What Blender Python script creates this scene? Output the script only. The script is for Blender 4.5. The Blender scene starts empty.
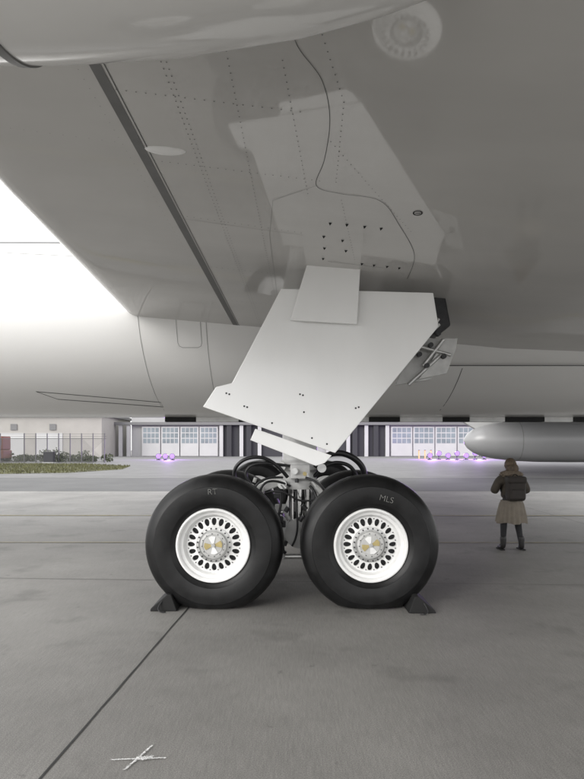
import bpy, math, random
from mathutils import Vector, Matrix
random.seed(4)
S = bpy.context.scene
pi = math.pi

# ------------------------------------------------------------------ materials
def new_mat(name):
    m = bpy.data.materials.new(name); m.use_nodes = True
    return m, m.node_tree, m.node_tree.nodes['Principled BSDF']

def mat(name, col, rough=0.5, metal=0.0, var=0.12, scale=6.0, coat=0.0, bump=0.0, bscale=60.0, rvar=0.1, stretch=(1,1,1), spec=0.5):
    m, nt, b = new_mat(name)
    tc = nt.nodes.new('ShaderNodeTexCoord')
    mp = nt.nodes.new('ShaderNodeMapping'); mp.inputs['Scale'].default_value = stretch
    nt.links.new(tc.outputs['Object'], mp.inputs[0])
    n = nt.nodes.new('ShaderNodeTexNoise'); n.inputs['Scale'].default_value = scale; n.inputs['Detail'].default_value = 4
    nt.links.new(mp.outputs[0], n.inputs['Vector'])
    r = nt.nodes.new('ShaderNodeMapRange')
    r.inputs['From Min'].default_value = 0.3; r.inputs['From Max'].default_value = 0.7
    r.inputs['To Min'].default_value = 1 - var; r.inputs['To Max'].default_value = 1 + var
    nt.links.new(n.outputs['Fac'], r.inputs['Value'])
    mx = nt.nodes.new('ShaderNodeVectorMath'); mx.operation = 'SCALE'
    mx.inputs[0].default_value = col[:3]
    nt.links.new(r.outputs[0], mx.inputs['Scale'])
    nt.links.new(mx.outputs[0], b.inputs['Base Color'])
    r2 = nt.nodes.new('ShaderNodeMapRange')
    r2.inputs['From Min'].default_value = 0.3; r2.inputs['From Max'].default_value = 0.7
    r2.inputs['To Min'].default_value = max(0.02, rough*(1-rvar)); r2.inputs['To Max'].default_value = min(1, rough*(1+rvar))
    nt.links.new(n.outputs['Fac'], r2.inputs['Value'])
    nt.links.new(r2.outputs[0], b.inputs['Roughness'])
    b.inputs['Metallic'].default_value = metal
    b.inputs['Specular IOR Level'].default_value = spec
    b.inputs['Coat Weight'].default_value = coat
    b.inputs['Coat Roughness'].default_value = 0.04
    if bump > 0:
        n2 = nt.nodes.new('ShaderNodeTexNoise'); n2.inputs['Scale'].default_value = bscale; n2.inputs['Detail'].default_value = 3
        nt.links.new(mp.outputs[0], n2.inputs['Vector'])
        bp = nt.nodes.new('ShaderNodeBump'); bp.inputs['Strength'].default_value = bump; bp.inputs['Distance'].default_value = 0.01
        nt.links.new(n2.outputs['Fac'], bp.inputs['Height'])
        nt.links.new(bp.outputs[0], b.inputs['Normal'])
    return m

M = {}
M['wing'] = mat('wing_grey_paint', (0.59,0.58,0.562), 0.045, var=0.06, scale=1.6, rvar=.35, stretch=(.35,1,1), spec=0.9)
M['white'] = mat('white_paint', (0.88,0.88,0.87), 0.16, var=0.025, scale=2.5, rvar=.3, stretch=(1,1,.4))
M['fus'] = mat('fuselage_white_paint', (0.77,0.765,0.75), 0.12, var=0.03, scale=1.2, stretch=(0.3,1,1))
M['nac'] = mat('nacelle_paint', (0.78,0.775,0.76), 0.10, var=0.03, scale=1.5)
M['seam'] = mat('seam_sealant', (0.10,0.10,0.10), 0.6)
M['seamlight'] = mat('seam_fine', (0.24,0.24,0.235), 0.5)
M['stripe'] = mat('slat_gap', (0.17,0.17,0.168), 0.5)
M['rubber'] = mat('tyre_rubber', (0.0075,0.0075,0.0078), 0.42, var=0.4, scale=9, bump=0.12, bscale=120, spec=0.33)
M['rim'] = mat('rim_white', (0.80,0.80,0.79), 0.35, var=0.06, scale=12)
M['steel'] = mat('brushed_steel', (0.55,0.55,0.54), 0.35, metal=0.7, var=0.15, scale=20)
M['chrome'] = mat('chrome_piston', (0.75,0.75,0.75), 0.12, metal=1.0, var=0.03)
M['gearpaint'] = mat('gear_grey_paint', (0.50,0.50,0.49), 0.4, var=0.15, scale=8)
M['darkmetal'] = mat('dark_metal', (0.045,0.045,0.047), 0.5, metal=0.4, var=0.3, scale=15)
M['gold'] = mat('hub_cap_olive', (0.42,0.34,0.15), 0.45, metal=0.1, var=0.15, scale=20)
M['hose'] = mat('black_hose', (0.012,0.012,0.013), 0.4)
M['black'] = mat('black_paint', (0.014,0.014,0.014), 0.75, spec=.3)
M['chalk'] = mat('chalk', (0.20,0.20,0.19), 0.9, var=0.5, scale=60)

# ------------------------------------------------------------------ mesh helpers
def empty(name, loc=(0,0,0)):
    e = bpy.data.objects.new(name, None); e.location = loc; S.collection.objects.link(e); e.empty_display_size = .2
    return e
def mesh(name, vs, fs, m, parent=None, smooth=False, auto=None):
    me = bpy.data.meshes.new(name); me.from_pydata([tuple(v) for v in vs], [], fs); me.update()
    me.materials.append(m)
    if smooth:
        for p in me.polygons: p.use_smooth = True
    o = bpy.data.objects.new(name, me); S.collection.objects.link(o)
    if parent: o.parent = parent
    if auto:
        bpy.context.view_layer.objects.active = o; o.select_set(True)
        bpy.ops.object.shade_smooth_by_angle(angle=math.radians(auto)); o.select_set(False)
    return o
def bevel(o, w=0.01, seg=2):
    b = o.modifiers.new('b','BEVEL'); b.width = w; b.segments = seg; b.limit_method='ANGLE'; return o
def boxdata(x0,x1,y0,y1,z0,z1):
    v=[(x0,y0,z0),(x1,y0,z0),(x1,y1,z0),(x0,y1,z0),(x0,y0,z1),(x1,y0,z1),(x1,y1,z1),(x0,y1,z1)]
    f=[(0,3,2,1),(4,5,6,7),(0,1,5,4),(1,2,6,5),(2,3,7,6),(3,0,4,7)]
    return v,f
def box(name,x0,x1,y0,y1,z0,z1,m,parent=None,bw=0):
    v,f=boxdata(x0,x1,y0,y1,z0,z1); o=mesh(name,v,f,m,parent)
    if bw: bevel(o,bw)
    return o
def boxes(name, L, m, parent=None):
    V=[];F=[]
    for b in L:
        v,f=boxdata(*b); n=len(V); V+=v; F+=[tuple(i+n for i in q) for q in f]
    return mesh(name,V,F,m,parent)
def prism(name, poly, y0, y1, m, parent=None, bw=0, tilt=0.0, zref=0):
    n=len(poly)
    v=[(x,y0+tilt*(z-zref),z) for x,z in poly]+[(x,y1+tilt*(z-zref),z) for x,z in poly]
    f=[tuple(range(n)), tuple(range(2*n-1,n-1,-1))]+[(i,i+n,(i+1)%n+n,(i+1)%n) for i in range(n)]
    o=mesh(name,v,f,m,parent)
    bpy.context.view_layer.objects.active=o
    if bw: bevel(o,bw)
    return o
def lathe(name, prof, c, m, parent=None, seg=96, axis='Y', auto=35, close=False):
    V=[];F=[]
    n=len(prof)
    for i in range(seg):
        a=2*pi*i/seg
        for r,t in prof:
            if axis=='Y': V.append((c[0]+r*math.cos(a), c[1]+t, c[2]+r*math.sin(a)))
            elif axis=='Z': V.append((c[0]+r*math.cos(a), c[1]+r*math.sin(a), c[2]+t))
            else: V.append((c[0]+t, c[1]+r*math.cos(a), c[2]+r*math.sin(a)))
    for i in range(seg):
        j=(i+1)%seg
        for k in range(n-1 if not close else n):
            k2=(k+1)%n
            F.append((i*n+k,i*n+k2,j*n+k2,j*n+k))
    return mesh(name,V,F,m,parent,smooth=True,auto=auto)
def cyl(name,p0,p1,r,m,parent=None,seg=24,r1=None,auto=40):
    p0=Vector(p0);p1=Vector(p1);d=(p1-p0); q=d.to_track_quat('Z','Y').to_matrix()
    r1=r if r1 is None else r1
    V=[]
    for i in range(seg):
        a=2*pi*i/seg; V.append(p0+q@Vector((r*math.cos(a),r*math.sin(a),0)))
    for i in range(seg):
        a=2*pi*i/seg; V.append(p1+q@Vector((r1*math.cos(a),r1*math.sin(a),0)))
    F=[(i,(i+1)%seg,(i+1)%seg+seg,i+seg) for i in range(seg)]+[tuple(range(seg-1,-1,-1)),tuple(range(seg,2*seg))]
    return mesh(name,V,F,m,parent,smooth=True,auto=auto)
def tube(name, pts, r, m, parent=None):
    cu=bpy.data.curves.new(name,'CURVE'); cu.dimensions='3D'; cu.bevel_depth=r; cu.bevel_resolution=3; cu.resolution_u=8
    sp=cu.splines.new('NURBS'); sp.points.add(len(pts)-1)
    for i,p in enumerate(pts): sp.points[i].co=(*p,1)
    sp.use_endpoint_u=True; sp.order_u=min(4,len(pts))
    cu.materials.append(m)
    o=bpy.data.objects.new(name,cu); S.collection.objects.link(o)
    if parent: o.parent=parent
    return o

# ------------------------------------------------------------------ ground
def concrete(name, base, streak=.05):
    m, nt, b = new_mat(name); N=nt.nodes; Lk=nt.links
    tc=N.new('ShaderNodeTexCoord')
    def noise(scale, detail, st=(1,1,1)):
        mp=N.new('ShaderNodeMapping'); mp.inputs['Scale'].default_value=st
        mp.inputs['Rotation'].default_value=(0,0,math.radians(3.2))
        Lk.new(tc.outputs['Object'],mp.inputs[0])
        n=N.new('ShaderNodeTexNoise'); n.inputs['Scale'].default_value=scale; n.inputs['Detail'].default_value=detail
        n.inputs['Roughness'].default_value=.6
        Lk.new(mp.outputs[0],n.inputs['Vector']); return n.outputs['Fac']
    def rng(x,a,c,f0=.3,f1=.7):
        r=N.new('ShaderNodeMapRange'); r.inputs['From Min'].default_value=f0; r.inputs['From Max'].default_value=f1
        r.inputs['To Min'].default_value=a; r.inputs['To Max'].default_value=c; Lk.new(x,r.inputs['Value']); return r.outputs[0]
    def mul(a,c):
        q=N.new('ShaderNodeMath'); q.operation='MULTIPLY'; Lk.new(a,q.inputs[0]); Lk.new(c,q.inputs[1]); return q.outputs[0]
    f=rng(noise(.45,8),.78,1.20)
    f=mul(f, rng(noise(1.0,2,(75,6,1)),1-streak,1+streak))
    f=mul(f, rng(noise(150,2),.66,1.34))
    f=mul(f, rng(noise(1.3,3),1,.78,.58,.70))
    f=mul(f, rng(noise(7,3),1,.72,.67,.74))
    sc=N.new('ShaderNodeVectorMath'); sc.operation='SCALE'; sc.inputs[0].default_value=base; Lk.new(f,sc.inputs['Scale'])
    Lk.new(sc.outputs[0],b.inputs['Base Color']); b.inputs['Roughness'].default_value=.7
    b.inputs['Specular IOR Level'].default_value=.35
    return m
M['concrete']=concrete('apron_concrete',(0.195,0.189,0.178),.09)
M['farconc']=concrete('taxiway_concrete',(0.12,0.119,0.117))
mesh('ground',[(-1500,-300,0),(1500,-300,0),(1500,2500,0),(-1500,2500,0)],[(0,1,2,3)],M['concrete'])
M['joint']=mat('joint_sealant',(0.03,0.03,0.029),.8,var=.3,scale=10)
M['joint2']=mat('joint_faint',(0.09,0.087,0.08),.9,var=.3,scale=3)
def wavy(p0,p1,w,z,step=.25,jit=.003):
    p0=Vector(p0);p1=Vector(p1);d=(p1-p0);n=max(2,int(d.length/step));d.normalize();nn=Vector((-d.y,d.x))
    V=[];F=[]
    for i in range(n+1):
        p=p0.lerp(p1,i/n)+nn*random.gauss(0,jit*.4);ww=w/2*(1+random.gauss(0,.18))
        V+=[(p.x-nn.x*ww,p.y-nn.y*ww,z),(p.x+nn.x*ww,p.y+nn.y*ww,z)]
        if i:k=2*i;F.append((k-2,k,k+1,k-1))
    return V,F
def lines(name,L,m,z=.004,parent=None):
    V=[];F=[]
    for p0,p1,w in L:
        v,f=wavy(p0,p1,w,z);n=len(V);V+=v;F+=[tuple(i+n for i in q) for q in f]
    return mesh(name,V,F,m,parent)
s=.0552
def jx(x0,y): return x0+s*y
gm=empty('apron_joints')
lines('main_joint',[((jx(-1.388,-20),-20),(jx(-1.388,23),23),.015)],M['joint'],.004,gm)
L=[((jx(x0,-20),-20),(jx(x0,23),23),.012) for x0 in (-15.4,-8.4,5.6,12.6,19.6)]
lines('slab_joints',L,M['joint2'],.004,gm)
L=[((-60,y0+60*s),(60,y0-60*s),.012) for y0 in (7.35,19)]
lines('slab_joints',L,M['joint2'],.006,gm)
M['yellow']=mat('faded_yellow_paint',(0.26,0.23,0.13),.85,var=.3,scale=8)
lines('apron_marking',[((-40,14.9),(60,14.5),.10),((-40,10.6),(60,10.2),.045)],M['yellow'],.010)
M['asphalt']=concrete('asphalt',(0.075,0.075,0.074))
mesh('taxiway',[(-300,24,.004),(300,23,.004),(300,34,.004),(-300,36,.004)],[(0,1,2,3)],M['asphalt'])
mesh('far_apron',[(-400,36.5,.006),(400,34.5,.006),(400,160,.006),(-400,160,.006)],[(0,1,2,3)],M['farconc'])
# chalk cross
V=[];F=[]
def chalkline(p0,p1,w,n):
    p0=Vector(p0);p1=Vector(p1)
    for i in range(n):
        t=random.random(); 
        if random.random()<.35 and math.sin(t*37)>.5: continue
        p=p0.lerp(p1,t)+Vector((random.gauss(0,w),random.gauss(0,w*1.0)))
        r=random.uniform(.0008,.0030); k=len(V); z=.005+len(F)*3e-6
        for q in range(5):
            a=q*2*pi/5+random.random()*.6; V.append((p.x+r*math.cos(a)*1.6,p.y+r*math.sin(a),z))
        F.append(tuple(range(k,k+5)))
chalkline((-.93,3.12),(-.655,3.14),.0022,620)
chalkline((-.835,3.02),(-.755,3.27),.0026,420)
chalkline((-.80,3.125),(-.73,3.14),.009,260)
M['chalkw']=mat('white_chalk',(0.7,0.7,0.69),.9,var=.3,scale=60)
mesh('chalk_cross',V,F,M['chalkw'])
# grass
M['grass']=mat('grass',(0.075,0.075,0.03),.9,var=.6,scale=.8)
g=[(-120,36.6),(-24,38),(-15.5,42),(-14.0,50),(-16,60),(-24,70),(-120,72)]
mesh('grass_verge',[(x,y,.02) for x,y in g],[tuple(range(len(g)))],M['grass'])
def inpoly(x,y,P):
    c=False;n=len(P)
    for i in range(n):
        a=P[i];b=P[i-1]
        if (a[1]>y)!=(b[1]>y) and x<(b[0]-a[0])*(y-a[1])/(b[1]-a[1])+a[0]: c=not c
    return c
V=[];F=[]
while len(F)<22000:
    x=random.uniform(-46,-14);y=random.uniform(36,72)
    if not inpoly(x,y,g): continue
    h=random.uniform(.06,.22);a=random.random()*pi;w=.03;k=len(V)
    V+=[(x-w*math.cos(a),y-w*math.sin(a),.01),(x+w*math.cos(a),y+w*math.sin(a),.01),(x+random.gauss(0,.04),y+random.gauss(0,.04),h)]
    F.append((k,k+1,k+2))
mesh('grass',V,F,M['grass'])

# ------------------------------------------------------------------ airliner
A=empty('airliner')
def xle(y):
    if y>=4.9: return -2.37+(y-4.9)*.0235
    if y>=2: return -2.37+(4.9-y)*.02
    return -2.312+(2-y)*.62
def xte(y):
    return 7.6 if y>0 else 7.6+(-y)*.2
def wz(x,y):
    z=3.30+.07*(8.3-y)-.08*min(x,3)
    if x>3: z-=.03*(x-3)
    return z+.05*math.exp(-(max(0,x-xle(y)))/.06)
def wing(name, mirror=False):
    ys=[9.6,9,8.5,8.3,8,7.5,7,6.5,6,5.5,5,4.5,4,3.5,3,2.5,2,1,0,-2,-4,-6,-8,-9.5]
    V=[];F=[];nx=90
    for y in ys:
        x0=xle(y);x1=xte(y); t=.95-.03*(9.6-y)
        low=[];up=[]
        for i in range(nx+1):
            q=(i/nx)**1.5; x=x0+(x1-x0)*q; zl=wz(x,y)
            low.append((x,y,zl)); up.append((x,y,zl+t*math.sin(pi*min(1,q**.55))+.0))
        loop=low+up[::-1][1:-1]
        ring=len(loop); V+=loop
    for j in range(len(ys)-1):
        for i in range(ring):
            k=(i+1)%ring
            F.append((j*ring+i,j*ring+k,(j+1)*ring+k,(j+1)*ring+i))
    F.append(tuple(range((len(ys)-1)*ring,len(ys)*ring)))
    if mirror: V=[(x,21.6-y,z) for x,y,z in V]; F=[f[::-1] for f in F]
    return mesh(name,V,F,M['wing'],A,smooth=True,auto=40)
wing('left_wing'); wing('right_wing',True)

def wstrip(name,pts,w,m,off=.003,curve=False):
    P=[]
    pts=[Vector(p) for p in pts]
    if curve:
        Q=[]
        for i in range(len(pts)-1):
            p0=pts[max(0,i-1)];p1=pts[i];p2=pts[i+1];p3=pts[min(len(pts)-1,i+2)]
            for k in range(8):
                t=k/8; Q.append(.5*((2*p1)+(p2-p0)*t+(2*p0-5*p1+4*p2-p3)*t*t+(3*p1-p0-3*p2+p3)*t**3))
        Q.append(pts[-1]); P=Q
    else:
        for i in range(len(pts)-1):
            n=max(1,int((pts[i+1]-pts[i]).length/.15))
            for k in range(n): P.append(pts[i].lerp(pts[i+1],k/n))
        P.append(pts[-1])
    V=[];F=[]
    for i,p in enumerate(P):
        d=(P[min(i+1,len(P)-1)]-P[max(0,i-1)]).normalized(); n=Vector((-d.y,d.x))*w/2
        for q in (p-n,p+n): V.append((q.x,q.y,wz(q.x,q.y)-off))
        if i: k=2*i; F.append((k-2,k-1,k+1,k))
    return mesh(name,V,F,m,A)
def wdots(name,Ls,sp=.05,r=.005,m=None):
    V=[];F=[]
    for p0,p1 in Ls:
        p0=Vector(p0);p1=Vector(p1);n=int((p1-p0).length/sp)
        for i in range(n+1):
            p=p0.lerp(p1,i/max(1,n)); k=len(V)
            for q in range(6):
                a=q*pi/3; x=p.x+r*math.cos(a);y=p.y+r*math.sin(a);V.append((x,y,wz(x,y)-.0035))
            F.append(tuple(range(k,k+6)))
    return mesh(name,V,F,m or M['seamlight'],A)
wstrip('slat_gap',[(-1.12,2.6),(-1.09,3.36),(-.785,8.6)],.07,M['stripe'])
wstrip('slat_gap_edge',[(-1.065,2.6),(-1.035,3.36),(-.735,8.6)],.006,M['seam'],.004)
wstrip('curved_seam',[(.0,2.7),(.015,3.05),(.165,3.33),(.23,3.68),(.22,4.12),(.18,4.47),(.36,4.56),(.67,4.62),(.89,5.01),(1.13,5.59),(1.18,6.2)],.0042,M['seam'],.004,True)
wstrip('fine_seam',[(-1.0,5.2),(.1,5.35)],.003,M['seamlight'],.004)
wstrip('fine_seam',[(.18,4.47),(-.15,4.75),(-.2,5.4),(-.15,8.4)],.003,M['seamlight'],.004)
wstrip('fine_seam',[(.35,5.9),(.9,5.95)],.004,M['seam'],.004)
wdots('rivets',[((-.73,2.9),(-.45,8.4)),((-.70,2.9),(-.42,8.4)),((-1.03,3.55),(.05,3.62)),((-.98,4.3),(.2,4.4)),((-.95,5.15),(.08,5.3)),((-.05,3.2),(.12,4.6)),
   ((-.9,6.3),(-.2,6.35)),((-.85,7.4),(-.2,7.4)),((-.35,3.0),(-.15,8.4)),((.25,3.9),(.62,4.5)),((.62,4.5),(1.0,5.1)),((.38,4.66),(.6,5.8)),((.15,3.0),(.3,3.5)),((.3,3.5),(.32,4.4))],.055,.005,M['stripe'])
wdots('rivets_slat',[((-2.3,4.9),(-2.2,8.2)),((-1.2,3.4),(-.88,8.4)),((-2.3,4.0),(-1.2,4.1)),((-2.25,6.2),(-1.05,6.3))],.08,.0035)
V=[];F=[]
for x,y in [(.32,5.08),(.46,5.08),(.61,5.09),(.75,5.1),(.28,5.35),(.30,5.6),(.50,5.62),(.68,5.9),(.80,5.91),(.93,5.92),(1.05,5.93),(.3,5.85),(.45,5.4)]:
    k=len(V)
    for dx,dy in ((-.014,-.02),(.014,-.02),(0,.035)): V.append((x+dx,y+dy,wz(x+dx,y+dy)-.004))
    F.append((k,k+1,k+2))
mesh('wing_markers',V,F,M['black'],A)
V=[];F=[]
for i in range(24):
    a=2*pi*i/24
    for r in (.028,.038): x=.99+r*math.cos(a);y=4.77+r*math.sin(a)*1.1;V.append((x,y,wz(x,y)-.004))
    k=2*i;j=2*((i+1)%24);F.append((k,k+1,j+1,j))
k=len(V)
for dx,dy in((-.02,-.005),(.02,-.005),(.02,.005),(-.02,.005)):V.append((.99+dx,4.77+dy,wz(.99,4.77)-.005))
F.append((k,k+1,k+2,k+3)); mesh('jacking_point_mark',V,F,M['black'],A)
V=[];F=[]
for i in range(9):
    f=i/8*pi/2
    for j in range(28):
        a=2*pi*j/28; x=-.87+.145*math.cos(a)*math.cos(f);y=4.16+.045*math.sin(a)*math.cos(f)
        V.append((x,y,wz(-.87,4.16)-.08*(x+.87)-.035*math.sin(f)+.004))
    if i:
        for j in range(28):k=(j+1)%28;F.append(((i-1)*28+j,(i-1)*28+k,i*28+k,i*28+j))
mesh('drain_fairing',V,F,M['white'],A,smooth=True)

# fuselage
YC,ZC,RA,RB=10.8,3.75,2.4,1.57
def fy(z,off=0): return YC-RA*math.sqrt(max(0,1-((z-ZC)/RB)**2))-off
V=[];F=[];secs=[(-26,.03,-.5),(-25.6,.22,-.45),(-24.5,.48,-.35),(-22.5,.75,-.2),(-20,.93,-.05),(-17,1,0),(-10,1,0),(-4,1,0),(0,1,0),(5,1,0),(12,1,0),(18,.93,.12),(24,.7,.5),(30,.4,.9),(34,.12,1.2)]
ns=96
for x,s_,dz in secs:
    for i in range(ns):
        a=2*pi*i/ns; V.append((x,YC+RA*s_*math.cos(a),ZC+dz+RB*s_*math.sin(a)))
for j in range(len(secs)-1):
    for i in range(ns):
        k=(i+1)%ns;F.append((j*ns+i,(j+1)*ns+i,(j+1)*ns+k,j*ns+k))
F.append(tuple(range(ns)));F.append(tuple(range((len(secs)-1)*ns,len(secs)*ns))[::-1])
mesh('fuselage',V,F,M['fus'],A,smooth=True,auto=50)
D_=[];W_=[];x=-2.25;i=0
M['band']=mat('belly_band_grey',(.6,.6,.59),.5)
while x<12:
    w=[.55,.75,.48,.62,.7,.5][i%6]; (D_ if i%2==0 else W_).append((x,x+w,10.72,10.88,2.10,2.186)); x+=w+.002;i+=1
boxes('belly_band_dark',D_,M['black'],A); boxes('belly_band_pale',W_,M['band'],A)  # alternating dark and pale boxes along the lowest line of the belly
V=[];F=[];zs=[2.84,2.845,2.87,2.95,3.05,3.15,3.3,3.5];xs=[1.9,1.93,2.05,3,5,8,11.9]
for x in xs:
    for z in zs:
        o=.07 if z>2.86 else (.0 if z<2.843 else .045)
        if x<1.91:o=0
        elif x<1.94:o*=.6
        V.append((x,fy(z)-o,z))
n=len(zs)
for i in range(len(xs)-1):
    for j in range(n-1):F.append((i*n+j,(i+1)*n+j,(i+1)*n+j+1,i*n+j+1))
mesh('wing_body_fairing',V,F,M['fus'],A,smooth=True,auto=40)
def fstrip(pts,w,m=None,off=.004,name='fuselage_seam'):
    V=[];F=[];P=[]
    pts=[Vector(p) for p in pts]
    for i in range(len(pts)-1):
        n=max(1,int((pts[i+1]-pts[i]).length/.06))
        for k in range(n):P.append(pts[i].lerp(pts[i+1],k/n))
    P.append(pts[-1])
    for i,p in enumerate(P):
        d=(P[min(i+1,len(P)-1)]-P[max(0,i-1)]).normalized();nn=Vector((-d.y,d.x))*w/2
        for q in(p-nn,p+nn):V.append((q.x,fy(q.y,off),q.y))
        if i:k=2*i;F.append((k-2,k-1,k+1,k))
    mesh(name,V,F,m or M['seam'],A)
fstrip([(-3.95,2.50),(-2.1,2.36),(-2.1,2.30),(-3.7,2.40),(-3.95,2.50)],.008)
fstrip([(-2.15,3.6),(-2.12,2.2)],.006,M['seamlight']); fstrip([(-1.2,3.4),(-1.2,2.2)],.006,M['seamlight'])
fstrip([(2.5,2.8),(2.45,2.2)],.01)
fstrip([(1.9,2.832),(12,2.832)],.010)
r=.06;x0,x1,z0,z1=-1.62,-1.28,3.06,3.6
fstrip([(x0,z1),(x0,z0+r),(x0+r*.3,z0+r*.3),(x0+r,z0),(x1-r,z0),(x1-r*.3,z0+r*.3),(x1,z0+r),(x1,z1)],.006,M['seamlight'])
fstrip([(-5.5,4.62),(-2.4,4.60)],.045,M['stripe'])
fstrip([(-5.5,4.50),(-2.4,4.30)],.010,M['seamlight'])

# engine nacelle (overhead)
def nacelle(name,cx,cy,cz,par):
    prof=[(-4.6,.5),(-4.58,.60),(-4.45,.68),(-4.0,.74),(-3,.79),(-2,.80),(-1,.795),(-.5,.768),(.04,.695),(.39,.617),(.57,.56),(.9,.45),(1.4,.28),(1.9,.12),(2.2,.02)]
    return lathe(name,[(r,t) for t,r in prof],(cx,cy,cz),M['nac'],par,seg=96,axis='X',auto=60)
nacelle('engine_nacelle',0,2.3,4.0,A); nacelle('engine_nacelle_right',0,19.3,4.0,A)
lathe('nacelle_seam',[(.794,-.022),(.804,-.02),(.804,.02),(.794,.022)],(-1.18,2.3,4.0),M['stripe'],A,seg=96,axis='X')
lathe('nacelle_intake',[(.5,0),(.45,.4),(.05,.45)],(-4.6,2.3,4.0),M['darkmetal'],A,seg=48,axis='X')
# ------------------------------------------------------------------ landing gear
G=empty('main_landing_gear')
def slotted_disc(name,c,y0,y1,r0,r1,n,m,parent,hl,hw,rc,dep):
    V=[];F=[];K=28
    for s_ in range(n):
        a0=2*pi*s_/n; da=pi/n
        outer=[];inner=[]
        per=[]
        for side in range(4):
            for q in range(7):
                t=q/7*2-1
                if side==0: p=(t,-1)
                elif side==1: p=(1,t)
                elif side==2: p=(-t,1)
                else: p=(-1,-t)
                per.append(p)
        for (u,w) in per:
            ang=a0+u*da; rr=(r0+r1)/2+w*(r1-r0)/2
            outer.append((ang,rr))
            ph=math.atan2(w,u); e=(hw*math.cos(ph),hl*math.sin(ph))
            inner.append((a0+e[0]/rc, rc+e[1]))
        def pos(p,dy=0):
            tt=(p[1]-r0)/(r1-r0); return (c[0]+p[1]*math.cos(p[0]), y0+(y1-y0)*tt+dy, c[2]+p[1]*math.sin(p[0]))
        b=len(V)
        V+= [pos(p) for p in outer]+[pos(p) for p in inner]+[pos(p,dep) for p in inner]
        for i in range(K):
            j=(i+1)%K
            F.append((b+i,b+j,b+K+j,b+K+i)); F.append((b+K+i,b+K+j,b+2*K+j,b+2*K+i))
    return mesh(name,V,F,m,parent)
def wheel(x,yc,z,side,parent,detail=True,rot=0.0):
    sg=side
    W=empty('wheel',(0,0,0)); W.parent=parent
    def Y(t): return t*sg
    half=[(.372,-.205),(.40,-.222),(.425,-.233),(.43,-.238),(.46,-.245),(.53,-.252),(.595,-.246),(.60,-.240),(.64,-.226),(.675,-.200),(.698,-.165),(.708,-.135),(.709,-.128),(.700,-.125),(.700,-.117),(.711,-.114),(.717,-.06),(.717,-.052),(.706,-.049),(.706,-.041),(.718,-.038),(.72,0)]
    half=[(.372+(r-.372)*.965,t) for r,t in half]
    prof=half+[(r,-t) for r,t in half[::-1][1:]]
    prof=[(r,Y(t)) for r,t in prof]
    V=[];F=[];n=len(prof);seg=144
    for i in range(seg):
        a=2*pi*i/seg
        for r,t in prof:
            X=r*math.cos(a);Z=r*math.sin(a)
            zz=z+Z
            if zz<0.03:
                d=.03-zz; zz=.003+max(0,.027-d*.35)*0.9 if d<.08 else .003
                t=t*(1+min(d,.09)*.7)
            V.append((x+X,yc+t,max(zz,.002)))
    for i in range(seg):
        j=(i+1)%seg
        for k in range(n-1):F.append((i*n+k,i*n+k+1,j*n+k+1,j*n+k))
    mesh('tyre',V,F,M['rubber'],W,smooth=True,auto=30)
    c=(x,yc,z)
    lathe('rim',[(r,Y(t)) for r,t in [(.37,.0),(.372,-.19),(.374,-.215),(.368,-.228),(.355,-.230),(.343,-.222),(.336,-.205),(.332,-.190),(.318,-.182),(.305,-.178),(.297,-.165),(.290,-.13),(.284,-.118),(.275,-.116)]],c,M['rim'],W)
    if detail:
        slotted_disc('rim_web',c,yc+Y(-.150),yc+Y(-.117),.180,.276,20,M['rim'],W,.038,.0245,.230,Y(.03))
        lathe('web_inner',[(r,Y(t)) for r,t in [(.181,-.150),(.178,-.160),(.150,-.163),(.146,-.150),(.09,-.15)]],c,M['steel'],W)
        VV=[];FF=[]
        for i in range(20):
            a=2*pi*(i+.5)/20
            for rad,br,h,yy in ((.164,.0085,.016,-.162),(.262,.006,.010,-.122)):
                b=len(VV)
                for h_ in (0,1):
                    for q in range(6):
                        aa=q*pi/3; VV.append((x+rad*math.cos(a)+br*math.cos(aa), yc+Y(yy-h*h_), z+rad*math.sin(a)+br*math.sin(aa)))
                FF.append(tuple(range(b+6,b+12)))
                for q in range(6):FF.append((b+q,b+(q+1)%6,b+6+(q+1)%6,b+6+q))
        mesh('rim_bolts',VV,FF,M['darkmetal'],W)
        lathe('hub_cap',[(r,Y(t)) for r,t in [(.135,-.150),(.132,-.185),(.122,-.192),(.108,-.193),(.106,-.187),(.098,-.187),(.095,-.195),(.0,-.198)]],c,M['gearpaint'],W)
        for q in range(4):
            a=rot+q*pi/2
            pts=[]
            for (rr,da) in ((.022,-.5),(.088,-.42),(.094,0),(.088,.42),(.022,.5)):
                pts.append((x+rr*math.cos(a+da),z+rr*math.sin(a+da)))
            prism('hub_cap_label',pts,yc+Y(-.196),yc+Y(-.205),M['gold'] if q%2==0 else M['rim'],W)
        cyl('hub_centre',(x,yc+Y(-.19),z),(x,yc+Y(-.215),z),.02,M['steel'],W)
        V2=[];F2=[]
        for i in range(12):
            a=2*pi*i/12+.1;b=len(V2)
            for q in range(8):
                aa=q*pi/4;V2.append((x+.114*math.cos(a)+.006*math.cos(aa),yc+Y(-.1945),z+.114*math.sin(a)+.006*math.sin(aa)))
            F2.append(tuple(range(b,b+8)))
        mesh('hub_screws',V2,F2,M['darkmetal'],W)
        lathe('brake_disc',[(r,Y(t)) for r,t in [(.05,-.06),(.29,-.06),(.29,.1),(.05,.1)]],c,M['darkmetal'],W,seg=48)
    else:
        lathe('web_disc',[(r,Y(t)) for r,t in [(.28,-.117),(.18,-.15),(.02,-.17)]],c,M['rim'],W,seg=48)
    lathe('brake_housing',[(r,Y(t)) for r,t in [(.30,.05),(.30,.24),(.26,.27),(.12,.28),(.11,.35),(.02,.35)]],c,M['darkmetal'],W,seg=48)
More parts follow.
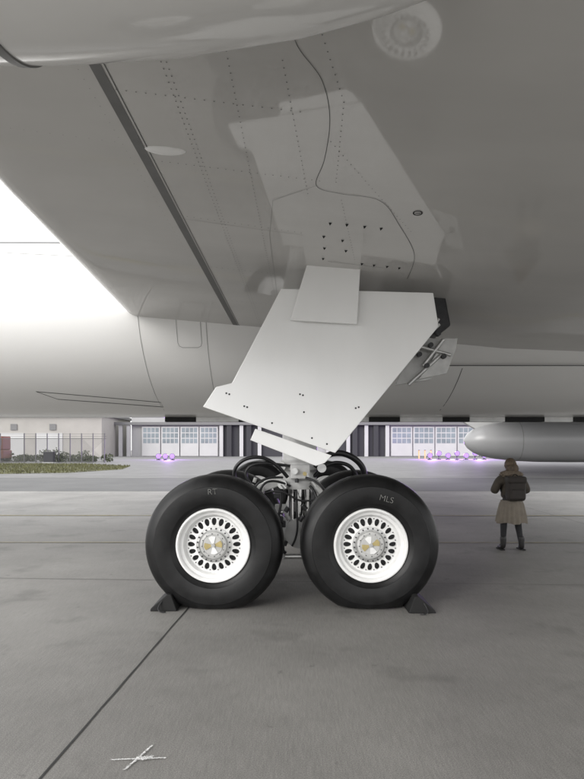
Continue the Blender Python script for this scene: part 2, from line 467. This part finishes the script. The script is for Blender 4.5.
    for i in range(7):
        a=2*pi*i/7+.2
        cyl('brake_piston',(x+.2*math.cos(a),yc+Y(.26),z+.2*math.sin(a)),(x+.2*math.cos(a),yc+Y(.33),z+.2*math.sin(a)),.035,M['steel'],W,seg=12)
    return W
AX=.645
wheel(-.79,6.27,AX,1,G,rot=.15); wheel(.79,6.27,AX,1,G,rot=.35)
wheel(-.79,7.63,AX,-1,G,False); wheel(.79,7.63,AX,-1,G,False)
cyl('bogie_beam',(-.86,6.95,AX),(.86,6.95,AX),.115,M['gearpaint'],G)
for x in (-.79,.79):
    cyl('axle',(x,6.2,AX),(x,7.7,AX),.075,M['steel'],G)
    cyl('axle_collar',(x,6.80,AX),(x,7.10,AX),.15,M['gearpaint'],G)
cyl('bogie_pivot',(.09,6.78,AX+.02),(.09,7.12,AX+.02),.17,M['gearpaint'],G)
cyl('piston',(.09,6.95,AX),(.09,6.95,1.3),.125,M['chrome'],G)
lathe('strut_collar',[(.12,1.16),(.205,1.16),(.215,1.19),(.215,1.25),(.19,1.27),(.19,1.36),(.235,1.38),(.235,1.46),(.20,1.49),(.20,3.5)],(.09,6.95,0),M['gearpaint'],G,seg=48,axis='Z')
for dx,dz in ((-.21,1.42),(.24,1.40),(-.2,1.22)):
    cyl('lug',(.09+dx,6.7,dz),(.09+dx,6.95,dz),.05,M['steel'],G,seg=20)
box('valve_block',-.02,.2,6.66,6.78,1.28,1.44,M['gearpaint'],G,.015)
cyl('valve_cap',(.03,6.60,1.37),(.03,6.68,1.37),.035,M['steel'],G,seg=16)
cyl('valve_cap',(.14,6.61,1.34),(.14,6.68,1.34),.022,M['gold'],G,seg=16)
prism('torque_link_upper',[(-.05,1.28),(-.12,1.2),(-.50,1.06),(-.54,1.10),(-.50,1.15),(-.1,1.34)],6.86,7.04,M['gearpaint'],G,.01)
prism('torque_link_lower',[(-.50,1.13),(-.55,1.09),(-.12,.72),(-.03,.74),(-.08,.82)],6.88,7.02,M['gearpaint'],G,.01)
cyl('torque_pin',(-.51,6.8,1.10),(-.51,7.1,1.10),.035,M['steel'],G,seg=16)
cyl('pitch_trimmer',(.22,6.75,1.25),(.62,6.75,.78),.04,M['steel'],G,seg=16)
cyl('pitch_trimmer_body',(.26,6.75,1.20),(.46,6.75,.965),.06,M['gearpaint'],G,seg=16)
cyl('brake_rod',(-.72,6.72,.42),(.72,6.72,.42),.028,M['steel'],G,seg=12)
cyl('brake_rod_upper',(-.72,6.66,.88),(-.1,6.66,.92),.022,M['steel'],G,seg=12)
H=[
 [(-.05,6.7,1.30),(-.20,6.6,1.50),(-.42,6.55,1.55),(-.60,6.55,1.46),(-.66,6.6,1.30),(-.55,6.6,1.18),(-.40,6.6,1.05)],
 [(.0,6.72,1.42),(-.15,6.62,1.44),(-.35,6.6,1.48),(-.52,6.6,1.40),(-.50,6.62,1.25),(-.30,6.6,1.05),(-.25,6.65,.85)],
 [(-.02,6.75,1.2),(-.22,6.6,1.30),(-.38,6.6,1.22),(-.36,6.6,1.0),(-.5,6.6,.86)],
 [(.25,6.8,1.42),(.40,6.75,1.58),(.60,6.75,1.58),(.80,6.8,1.44),(.84,6.85,1.3),(.8,6.9,1.0)],
 [(.25,6.85,1.30),(.38,6.8,1.46),(.58,6.8,1.48),(.74,6.85,1.38),(.78,6.9,1.1)],
 [(.2,6.7,1.2),(.28,6.6,1.12),(.30,6.62,.9),(.18,6.65,.7),(.3,6.7,.5)],
 [(-.12,6.7,1.15),(-.10,6.6,1.0),(-.22,6.6,.8),(-.05,6.62,.62),(-.2,6.66,.45)],
 [(.05,6.68,1.15),(.02,6.62,.95),(.12,6.6,.75),(.0,6.62,.55)],
 [(-.3,6.64,1.12),(-.16,6.58,1.18),(.0,6.6,1.1),(.1,6.62,1.02),(.24,6.62,1.06)],
 [(-.1,6.6,1.30),(-.3,6.5,1.32),(-.45,6.5,1.18),(-.4,6.5,1.0),(-.2,6.55,.95),(-.1,6.6,.8)],
 [(.15,6.6,1.3),(.35,6.5,1.25),(.45,6.55,1.05),(.35,6.6,.9)],
]
for i,h in enumerate(H): tube('hydraulic_hose',h,[.020,.016,.013,.034,.022,.015,.014,.012,.012,.013,.012][i],M['hose'],G)
for i in range(30):
    x=random.uniform(-.5,.4);z=random.uniform(.4,1.3);y=6.62+random.random()*.14
    cyl('hose_clamp',(x,y,z),(x+random.uniform(-.05,.05),y,z+.05),random.uniform(.014,.034),[M['steel'],M['gearpaint'],M['darkmetal']][i%3],G,seg=10)
for i in range(8):
    x=random.uniform(-.45,.35);z=random.uniform(.4,1.2)
    box('manifold',x,x+random.uniform(.06,.14),6.72,6.8,z,z+random.uniform(.05,.12),M['darkmetal'] if i%2 else M['gearpaint'],G,.008)
cyl('side_brace',(.1,7.0,1.9),(.5,8.3,3.2),.07,M['gearpaint'],G)
cyl('drag_brace',(.1,6.95,1.8),(1.7,7.2,3.2),.07,M['gearpaint'],G)
# doors
D=[(-.111,3.231),(1.429,3.190),(1.480,2.848),(.433,1.570),(-.896,2.033),(-.765,2.234),(-.604,2.274)]
prism('gear_door_main',D,6.10,6.145,M['white'],G,.006,tilt=.035,zref=2.5)
prism('gear_door_upper',[(.150,3.455),(.683,3.41),(.649,2.857),(-.020,2.897)],6.045,6.085,M['white'],G,.005,tilt=.02,zref=3.0)
prism('gear_door_lower',[(-.37,1.815),(.40,1.545),(.33,1.47),(.24,1.44),(-.42,1.70)],6.12,6.155,M['white'],G,.005,tilt=.035,zref=2.5)
V=[];F=[]
def door_y(z): return 6.10+.035*(z-2.5)
def ddot(px,pz,r=.010):
    k=len(V)
    for q in range(8):
        a=q*pi/4;V.append((px+r*math.cos(a),door_y(pz)-.003,pz+r*math.sin(a)))
    F.append(tuple(range(k,k+8)))
for p in [(-.66,2.17),(-.63,2.16),(-.48,2.04),(-.45,2.03),(.08,2.16),(.11,2.15),(.12,1.98),(.64,2.02),(.67,2.03),(-.2,1.87),(.20,1.72),(.35,1.66)]: ddot(*p)
mesh('door_fasteners',V,F,M['darkmetal'],G)
for x,z in ((.9,2.9),(1.3,2.95),(1.2,2.6)):
    box('door_hinge',x,x+.1,6.15,6.6,z,z+.05,M['gearpaint'],G,.01)
prism('aft_link_bracket',[(1.12,2.30),(1.50,2.36),(1.72,2.78),(1.45,2.82),(1.22,2.55)],6.55,6.60,M['gearpaint'],G,.008)
prism('aft_link_plate',[(1.36,2.36),(1.66,2.42),(1.76,2.68),(1.78,2.80),(1.64,2.80),(1.50,2.56)],6.5,6.53,M['gearpaint'],G,.006)
for a,b_ in (((1.2,6.6,2.42),(1.62,6.7,3.05)),((1.1,6.5,2.5),(1.58,6.5,2.95)),((1.4,6.48,2.5),(1.62,6.48,2.78)),((1.3,6.46,2.72),(1.7,6.5,2.62)),((1.25,6.5,2.3),(1.6,6.5,2.62))):
    cyl('aft_link_rod',a,b_,.02,M['steel'],G,seg=12)
for x,z in ((1.36,2.62),(1.48,2.72),(1.44,2.50),(1.56,2.84),(1.62,2.6)): cyl('aft_link_bolt',(x,6.44,z),(x,6.5,z),.026,M['darkmetal'],G,seg=12)
prism('gear_bay_dark_block',[(1.0,3.3),(1.0,2.95),(1.45,2.86),(1.66,2.90),(1.76,2.98),(1.70,3.3)],6.7,7.7,M['darkmetal'],G,.02)  # solid dark block; its colour stands in for shade in the bay
def text(t,loc,size,m,parent,rot=0):
    cu=bpy.data.curves.new('chalk_text','FONT');cu.body=t;cu.size=size;cu.materials.append(m);cu.offset=-.0015
    o=bpy.data.objects.new('chalk_text',cu);S.collection.objects.link(o);o.location=loc;o.rotation_euler=(math.radians(90),rot,0);o.parent=parent
text('RT',(-.84,6.008,1.155),.085,M['chalk'],G,-.05); text('MLS',(.86,6.008,1.105),.085,M['chalk'],G,.25)
G2=empty('main_landing_gear')
for x in(-.79,.79):
    wheel(x,13.97,AX,1,G2,False);wheel(x,15.33,AX,-1,G2,False);cyl('axle',(x,13.8,AX),(x,15.5,AX),.075,M['steel'],G2)
cyl('bogie_beam',(-.86,14.65,AX),(.86,14.65,AX),.115,M['gearpaint'],G2)
cyl('strut',(.09,14.65,AX),(.09,14.65,3.5),.18,M['gearpaint'],G2)
def chock(x,sg,y0,y1):
    c=empty('wheel_chock')
    P=[(x,.002),(x+sg*.27,.002),(x+sg*.26,.03),(x+sg*.10,.165),(x+sg*.06,.165)]
    prism('chock_body',P,y0,y1,M['black'],c,.008)
    tube('chock_rope',[(x+sg*.15,y0-.0,.1),(x+sg*.2,y0-.05,.03),(x+sg*.17,y0-.09,.012),(x+sg*.1,y0-.06,.012)],.006,M['hose'],c)
    return c
chock(-1.14,-1,6.0,6.55); chock(1.14,1,5.92,6.5)

# ------------------------------------------------------------------ background
Hn=empty('hangar')
M['wallw']=mat('hangar_cladding',(0.30,0.30,0.295),.7,var=.06,scale=.3)
M['doorw']=mat('hangar_door_panel',(0.40,0.40,0.395),.6,var=.05,scale=.3)
M['cream']=mat('cream_wall',(0.31,0.298,0.276),.8,var=.08,scale=.3)
M['glass']=mat('hangar_glazing',(0.17,0.20,0.215),.3,var=.25,scale=.4)
M['darkflat']=mat('dark_openings_and_trim',(0.03,0.03,0.034),.8)  # dark tone shared by shade-coloured openings, dark columns and cabinet
M['roofg']=mat('roof_grey',(0.14,0.14,0.14),.7)
Y0=150
box('hangar_body',-40,90,Y0+1,Y0+50,0,12,M['wallw'],Hn)
boxes('door_opening_dark_sheets',[(-17.6,-1.0,Y0+.9,Y0+1.0,0,8),(9,24,Y0+.9,Y0+1.0,0,8)],M['darkflat'],Hn)  # thin dark sheets on a solid wall; interior shade is in their colour
L=[]
for x0,x1 in ((-37.4,-18.3),(24.5,52),(54,82)):
    n=int((x1-x0)/4.6);w=(x1-x0)/n
    for i in range(n): L.append((x0+i*w+.12,x0+(i+1)*w-.12,Y0+.4,Y0+.7,.1,7.4))
boxes('sliding_doors',L,M['doorw'],Hn)
G_=[]
for (a,b,y0,y1,z0,z1) in L:
    m_=4;w=(b-a-.5)/m_
    for i in range(m_):
        for j in range(3): G_.append((a+.25+i*w+.1,a+.25+(i+1)*w-.1,Y0+.36,Y0+.41,3.3+j*1.35,3.3+j*1.35+1.1))
boxes('door_windows',G_,M['glass'],Hn)
boxes('columns',[(x,x+.9,Y0+.1,Y0+.8,0,7.7) for x in (-43,-41,-18,-13,-8.5,8.5,13.5,18,23.2,52.5)],M['doorw'],Hn)
boxes('dark_columns',[(x,x+1.2,Y0,Y0+.8,0,7.7) for x in (-16.2,-11.3,15.0,20.2)],M['darkflat'],Hn)
box('door_header',-44,90,Y0-.3,Y0+.95,7.8,8.5,M['roofg'],Hn)
Sh=empty('cream_building')
box('walls',-110,-44,140,165,0,9.5,M['cream'],Sh); box('roof',-111,-43.5,139,166,9.5,10.2,M['roofg'],Sh)
boxes('cladding_bays',[(-104+i*9,-98+i*9,139.85,140,0,5.5) for i in range(6)],M['doorw'],Sh)
boxes('louvres',[(-101+i*9,-99.5+i*9,139.8,139.85,6.2,7.6) for i in range(6)],M['roofg'],Sh)
Fn=empty('chain_link_fence')
fy0=76
L=[]
for i in range(8):
    x=-33.6+i*1.25*1.15
    L.append((x-.05,x+.05,fy0-.05,fy0+.05,0,3.7))
L+=[(-45,-23.3,fy0-.03,fy0+.03,3.0,3.06),(-45,-23.3,fy0-.03,fy0+.03,.1,.16),(-45,-23.3,fy0-.02,fy0+.02,3.3,3.33),(-45,-23.3,fy0-.02,fy0+.02,3.6,3.63)]
L+=[(-45+i*2.8-.05,-45+i*2.8+.05,fy0-.05,fy0+.05,0,3.7) for i in range(4)]
M['galv']=mat('galvanised_steel',(0.08,0.08,0.08),.5,metal=.2)
boxes('posts',L,M['galv'],Fn)
V=[];F=[]
for sg in(1,-1):
    x=-49
    while x<-22:
        xa,xb=x,x+3*sg
        if min(xa,xb)>-46 and max(xa,xb)<-23.3:
            k=len(V);yy=fy0+.01*sg;V+=[(xa-.015,yy,.1),(xa+.015,yy,.1),(xb+.015,yy,3.1),(xb-.015,yy,3.1)];F.append((k,k+1,k+2,k+3))
        x+=.16
mesh('wire_mesh',V,F,M['galv'],Fn)
M['leaf']=mat('shrub_leaves',(0.05,0.06,0.03),.8,var=.5,scale=2)
V=[];F=[]
for c in range(26):
    cx=-46+c*.85+random.gauss(0,.3);cy=80+random.gauss(0,.8);hh=random.uniform(.7,1.9)
    for i in range(170):
        a=random.random()*2*pi;rr=random.random()**.5*.8;z=random.random()*hh*(1-.35*rr)
        p=Vector((cx+rr*math.cos(a),cy+rr*math.sin(a),z+.05));u=Vector((random.gauss(0,1),random.gauss(0,1),random.gauss(0,1))).normalized()*.12;w_=u.orthogonal().normalized()*.09
        k=len(V);V+=[p-u,p+w_,p+u,p-w_];F.append((k,k+1,k+2,k+3))
mesh('shrub_hedge',V,F,M['leaf'])
U=empty('utility_cabinet'); box('cabinet',-30.6,-29.4,74.5,75.2,.1,1.35,M['darkflat'],U,.03); box('plinth',-30.7,-29.3,74.4,75.3,0,.1,M['wallw'],U); box('lid',-30.65,-29.35,74.45,75.25,1.35,1.42,M['roofg'],U)
Tk=empty('baggage_loader')
M['orange']=mat('orange_paint',(0.14,0.05,0.03),.6)
box('chassis',-43.9,-37.2,78,80.5,.5,1.6,M['orange'],Tk,.1); box('cab',-39.6,-37.3,78.1,80.4,1.6,3.4,M['orange'],Tk,.15)
box('cab_window',-39.3,-37.5,78.05,78.1,2.2,3.1,M['glass'],Tk); box('platform',-43.9,-39.9,78.1,80.4,2.6,4.2,M['roofg'],Tk,.05)
for x in(-42.4,-38.4): lathe('tyre',[(.05,0),(.5,0),(.55,.05),(.55,.35),(.05,.4)],(x,77.8,.55),M['rubber'],Tk,seg=24)
yel=mat('yellow_paint',(0.42,0.31,0.07),.5)
def bollard(x,y):
    c=empty('bollard'); cyl('post',(x,y,0),(x,y,1.5),.14,yel,c,seg=12); cyl('cap',(x,y,1.5),(x,y,1.6),.16,M['black'],c,seg=12)
for x in(23.5,24.6,25.7): bollard(x,112)
ml,nt,b=new_mat('lit_uplighter'); b.inputs['Base Color'].default_value=(.02,.01,.04,1); b.inputs['Roughness'].default_value=.6
b.inputs['Emission Color'].default_value=(.60,.36,1,1); b.inputs['Emission Strength'].default_value=1.15
def uplight(x,y,z):
    c=empty('stage_light')
    box('yoke_base',x-.3,x+.3,y,y+.6,0.01,.12,M['black'],c); cyl('stand',(x,y+.3,.1),(x,y+.3,z),.06,M['black'],c,seg=10)
    lathe('housing',[(.05,.6),(.36,.55),(.44,0),(.41,.02)],(x,y,z),M['black'],c,seg=20)
    lathe('lens',[(.40,.0),(.3,-.03),(.0,-.04)],(x,y,z),ml,c,seg=20)
def glow(x,y,z,e):
    l=bpy.data.lights.new('stage_glow','POINT');l.energy=e;l.color=(.5,.2,1);l.shadow_soft_size=.3
    o=bpy.data.objects.new('stage_glow_light',l);o.location=(x,y,z);S.collection.objects.link(o)
for i,x in enumerate((22.8,24.3,25.8,27.3,28.8,30.3,31.8)): uplight(x,100,.7+.35*(i%2))
for x in(-21.4,-20.3,-19.2): uplight(x,97,.6)
for x in (23.5,27.5,31.5): glow(x,102.0,1.6,6000)
glow(-20.3,99.0,1.4,5000)
# second parked airplane: engine seen behind the belly
A2=empty('parked_airplane')
M['nac2']=mat('nacelle_grey',(0.26,0.26,0.262),.3,var=.02,scale=.5)
prof=[(.02,-.85),(.25,-.78),(.50,-.6),(.80,-.2),(1.02,.35),(1.20,1.3),(1.33,2.6),(1.39,4),(1.41,6),(1.40,8),(1.30,9.6),(1.15,10),(1.02,9.9),(.95,9.2)]
lathe('engine_nacelle',[(r,t) for r,t in prof],(12.2,40,2.2),M['nac2'],A2,seg=96,axis='X',auto=60)
lathe('cowl_seam',[(1.325,-.02),(1.34,-.02),(1.34,.02),(1.325,.02)],(14.8,40,2.2),M['stripe'],A2,seg=96,axis='X')
prism('engine_pylon',[(12.6,3.1),(20,3.3),(21,4.75),(11.4,4.75),(10.6,4.2),(11.0,3.6),(12.2,2.9)],39.8,40.2,M['doorw'],A2,.03)
V=[(10,31,4.7),(26,31,4.7),(34,64,4.9),(18,64,4.9),(10,31,4.95),(26,31,4.95),(34,64,6.0),(18,64,6.0)]
mesh('wing',V,[(0,3,2,1),(4,5,6,7),(0,1,5,4),(1,2,6,5),(2,3,7,6),(3,0,4,7)],M['nac2'],A2)
lathe('fuselage',[(.05,-20),(1.2,-14),(2.2,-7),(2.8,0),(2.9,24),(2.0,32),(.2,36)],(30,66,8.0),M['doorw'],A2,seg=48,axis='X')
for x,y in((36,62),(36,70),(60,66)):
    lathe('tyre',[(.2,-.2),(.55,-.22),(.65,-.1),(.65,.1),(.55,.22),(.2,.2)],(x,y,.63),M['rubber'],A2,seg=32); cyl('leg',(x,y,.63),(x,y,5.4),.15,M['gearpaint'],A2,seg=12)

# ------------------------------------------------------------------ woman
Wm=empty('woman',(3.50,9.7,0))
M['skin']=mat('skin',(0.50,0.32,0.25),.5)
M['jacket']=mat('brown_jacket',(0.055,0.045,0.034),.8,var=.3,scale=12,bump=.5,bscale=25)
M['pack']=mat('backpack_canvas',(0.026,0.021,0.018),.75,var=.3,scale=20)
M['fur']=mat('fur_collar',(0.17,0.135,0.10),.95,var=.5,scale=50,bump=1,bscale=90)
M['hair']=mat('brown_hair',(0.085,0.058,0.036),.6,var=.5,scale=60,stretch=(1,1,.2),bump=.6,bscale=80)
M['skirt']=mat('taupe_skirt',(0.17,0.148,0.12),.85,var=.15,scale=10)
M['legs']=mat('black_leggings',(0.012,0.012,0.014),.8)
M['boot']=mat('black_boots',(0.014,0.013,0.013),.5)
def skin(name,verts,edges,radii,m,parent,sub=2,root=0):
    me=bpy.data.meshes.new(name);me.from_pydata(verts,edges,[]);me.materials.append(m)
    o=bpy.data.objects.new(name,me);S.collection.objects.link(o);o.parent=parent
    sk=o.modifiers.new('skin','SKIN');sk.use_smooth_shade=True
    for i,r in enumerate(radii):
        sv=me.skin_vertices[0].data[i]; sv.radius=(r,r) if not isinstance(r,tuple) else r; sv.use_root=(i==root)
    s_=o.modifiers.new('s','SUBSURF');s_.levels=sub;s_.render_levels=sub
    return o
v=[(0,0,.78),(0,0,.90),(0,.01,1.04),(0,0,1.16),(0,.01,1.24),(0,.02,1.30),
   (-.085,0,.72),(-.105,.015,.42),(-.125,-.02,.10),(-.14,.09,.035),
   (.085,0,.72),(.125,.02,.42),(.165,-.02,.10),(.19,.09,.035),
   (-.16,0,1.15),(-.255,.0,.93),(-.12,.20,1.03),(.16,0,1.15),(.265,.0,.93),(.12,.20,1.03)]
e=[(0,1),(1,2),(2,3),(3,4),(4,5),(0,6),(6,7),(7,8),(8,9),(0,10),(10,11),(11,12),(12,13),(3,14),(14,15),(15,16),(3,17),(17,18),(18,19)]
r=[.11,.10,.115,.09,.05,.05,.075,.058,.040,.03,.075,.058,.040,.03,.05,.038,.026,.05,.038,.026]
skin('body',v,e,r,M['legs'],Wm)
v=[(0,0,.80),(0,0,.92),(0,.0,1.05),(0,-.005,1.15),(0,0,1.22),(-.165,0,1.14),(-.27,.0,.93),(-.135,.18,1.02),(.165,0,1.14),(.28,.0,.93),(.135,.18,1.02)]
e=[(0,1),(1,2),(2,3),(3,4),(3,5),(5,6),(6,7),(3,8),(8,9),(9,10)]
r=[(.175,.15),(.165,.14),(.17,.13),(.14,.10),.075,.082,.070,.045,.082,.070,.045]
skin('jacket',v,e,r,M['jacket'],Wm)
for sx,fx in((-.125,-.14),(.165,.19)):
    skin('boot',[(sx,-.02,.24),(sx,-.022,.10),(sx+(fx-sx)*.3,-.02,.045),(fx,.10,.04),(fx+(fx-sx)*.3,.15,.035)],[(0,1),(1,2),(2,3),(3,4)],[.058,.048,.044,.036,.028],M['boot'],Wm)
    box('boot_sole',fx-.04,fx+.035,-.06,.17,0.001,.018,M['black'],Wm,.006)
V=[];F=[];n=120
rows=[(.80,.165,.135,0),(.74,.19,.155,.004),(.62,.215,.175,.010),(.50,.232,.19,.017),(.44,.236,.20,.02)]
for z,a,b_,p in rows:
    for i in range(n):
        t=2*pi*i/n;w=1+p*5*math.sin(18*t+math.sin(3*t))*.8
        V.append((.015+a*w*math.cos(t),b_*w*math.sin(t),z+(.012*math.sin(5*t) if z<.45 else 0)))
for j in range(len(rows)-1):
    for i in range(n):k=(i+1)%n;F.append((j*n+i,j*n+k,(j+1)*n+k,(j+1)*n+i))
mesh('skirt',V,F,M['skirt'],Wm,smooth=True)
def ell(name,c,rx,ry,rz,m,parent,noise=0,f=None):
    bpy.ops.mesh.primitive_ico_sphere_add(subdivisions=4,radius=1,location=(0,0,0));o=bpy.context.object;o.name=name
    for q in o.data.vertices:
        p=q.co.copy();k=1+random.gauss(0,noise)
        if f: p=f(p)
        q.co=Vector((c[0]+p.x*rx*k,c[1]+p.y*ry*k,c[2]+p.z*rz*k))
    for p in o.data.polygons:p.use_smooth=True
    o.data.materials.append(m);o.parent=parent;return o
def headf(p):
    p=p.copy()
    if p.z<0: p.x*=1+.28*p.z; p.y*=1+.12*p.z
    return p
ell('head',(0,.025,1.345),.075,.092,.108,M['skin'],Wm,f=headf)
ell('nose',(0,.118,1.335),.012,.02,.022,M['skin'],Wm); ell('mouth',(0,.108,1.295),.024,.008,.006,mat('lips',(.4,.15,.13),.5),Wm)
for sx in(-1,1):
    ell('eye',(sx*.028,.108,1.355),.011,.008,.007,M['white'],Wm); ell('iris',(sx*.028,.115,1.355),.005,.003,.005,M['black'],Wm); ell('ear',(sx*.076,.02,1.335),.01,.018,.028,M['skin'],Wm)
ell('hair',(0,.005,1.365),.092,.098,.108,M['hair'],Wm,.014)
ell('hair_back',(.01,-.05,1.30),.10,.065,.10,M['hair'],Wm,.03)
ell('fur_hood',(0,-.03,1.215),.18,.12,.065,M['fur'],Wm,.07)
def rbox(name,x0,x1,y0,y1,z0,z1,m,bw):
    o=box(name,x0,x1,y0,y1,z0,z1,m,Wm,bw);o.modifiers['b'].segments=5;return o
rbox('backpack_body',-.145,.15,-.30,-.12,.80,1.17,M['pack'],.06)
rbox('backpack_pocket',-.11,.115,-.345,-.28,.83,.99,M['pack'],.03)
rbox('backpack_flap',-.15,.155,-.315,-.11,1.07,1.19,M['pack'],.045)
tube('backpack_handle',[(-.04,-.2,1.18),(-.03,-.2,1.23),(.03,-.2,1.23),(.04,-.2,1.18)],.008,M['black'],Wm)
for sx in(-1,1): tube('backpack_strap',[(sx*.09,-.14,1.15),(sx*.11,-.06,1.23),(sx*.11,.08,1.2),(sx*.12,.14,1.05),(sx*.13,.05,.88),(sx*.12,-.12,.86)],.016,M['black'],Wm)
box('phone',-.04,.04,.285,.293,1.03,1.17,M['black'],Wm,.004)
for sx in(-1,1):
    v=[(sx*.125,.195,1.03),(sx*.10,.235,1.045),(sx*.075,.265,1.06)];e=[(0,1),(1,2)];r=[.024,.026,.022]
    for i in range(4):
        z=1.045+.022*i;k=len(v)
        v+=[(sx*.062,.285,z),(sx*.048,.308,z+.004),(sx*(.022+.004*abs(i-1.5)),.305,z+.006)];e+=[(2,k),(k,k+1),(k+1,k+2)];r+=[.009,.008,.007]
    k=len(v);v+=[(sx*.07,.25,1.085),(sx*.045,.272,1.10)];e+=[(1,k),(k,k+1)];r+=[.010,.008]
    skin('hand',v,e,r,M['skin'],Wm,1)

# ------------------------------------------------------------------ light & sky
w=bpy.data.worlds.new('World');S.world=w;w.use_nodes=True;nt=w.node_tree;bg=nt.nodes['Background']
sk=nt.nodes.new('ShaderNodeTexSky');sk.sky_type='NISHITA';sk.sun_disc=False
el,az=math.radians(24),math.radians(218)
sk.sun_elevation=el;sk.sun_rotation=az;sk.air_density=1.2;sk.dust_density=6;sk.ozone_density=1
hs=nt.nodes.new('ShaderNodeHueSaturation');hs.inputs['Saturation'].default_value=.10
mixn=nt.nodes.new('ShaderNodeMixRGB');mixn.inputs['Fac'].default_value=.65;mixn.inputs['Color2'].default_value=(20.5,20.6,20.8,1)
nt.links.new(sk.outputs[0],hs.inputs['Color']);nt.links.new(hs.outputs[0],mixn.inputs['Color1']);nt.links.new(mixn.outputs[0],bg.inputs['Color'])
bg.inputs['Strength'].default_value=.15
sd=bpy.data.lights.new('sun','SUN');sd.energy=1.5;sd.angle=math.radians(25);sd.color=(1,.97,.93)
so=bpy.data.objects.new('sun',sd);S.collection.objects.link(so)
d=Vector((math.sin(az)*math.cos(el),math.cos(az)*math.cos(el),math.sin(el)))
so.rotation_euler=d.to_track_quat('Z','Y').to_euler()
S.view_settings.view_transform='Standard';S.view_settings.look='None';S.view_settings.exposure=0

cam=bpy.data.cameras.new('camera');co=bpy.data.objects.new('camera',cam);S.collection.objects.link(co)
co.location=(0,0,1.6);co.rotation_euler=(math.radians(90),0,0)
cam.sensor_width=36;cam.lens=28.0;cam.shift_y=60.5/779;cam.clip_end=5000;cam.clip_start=.05
S.camera=co
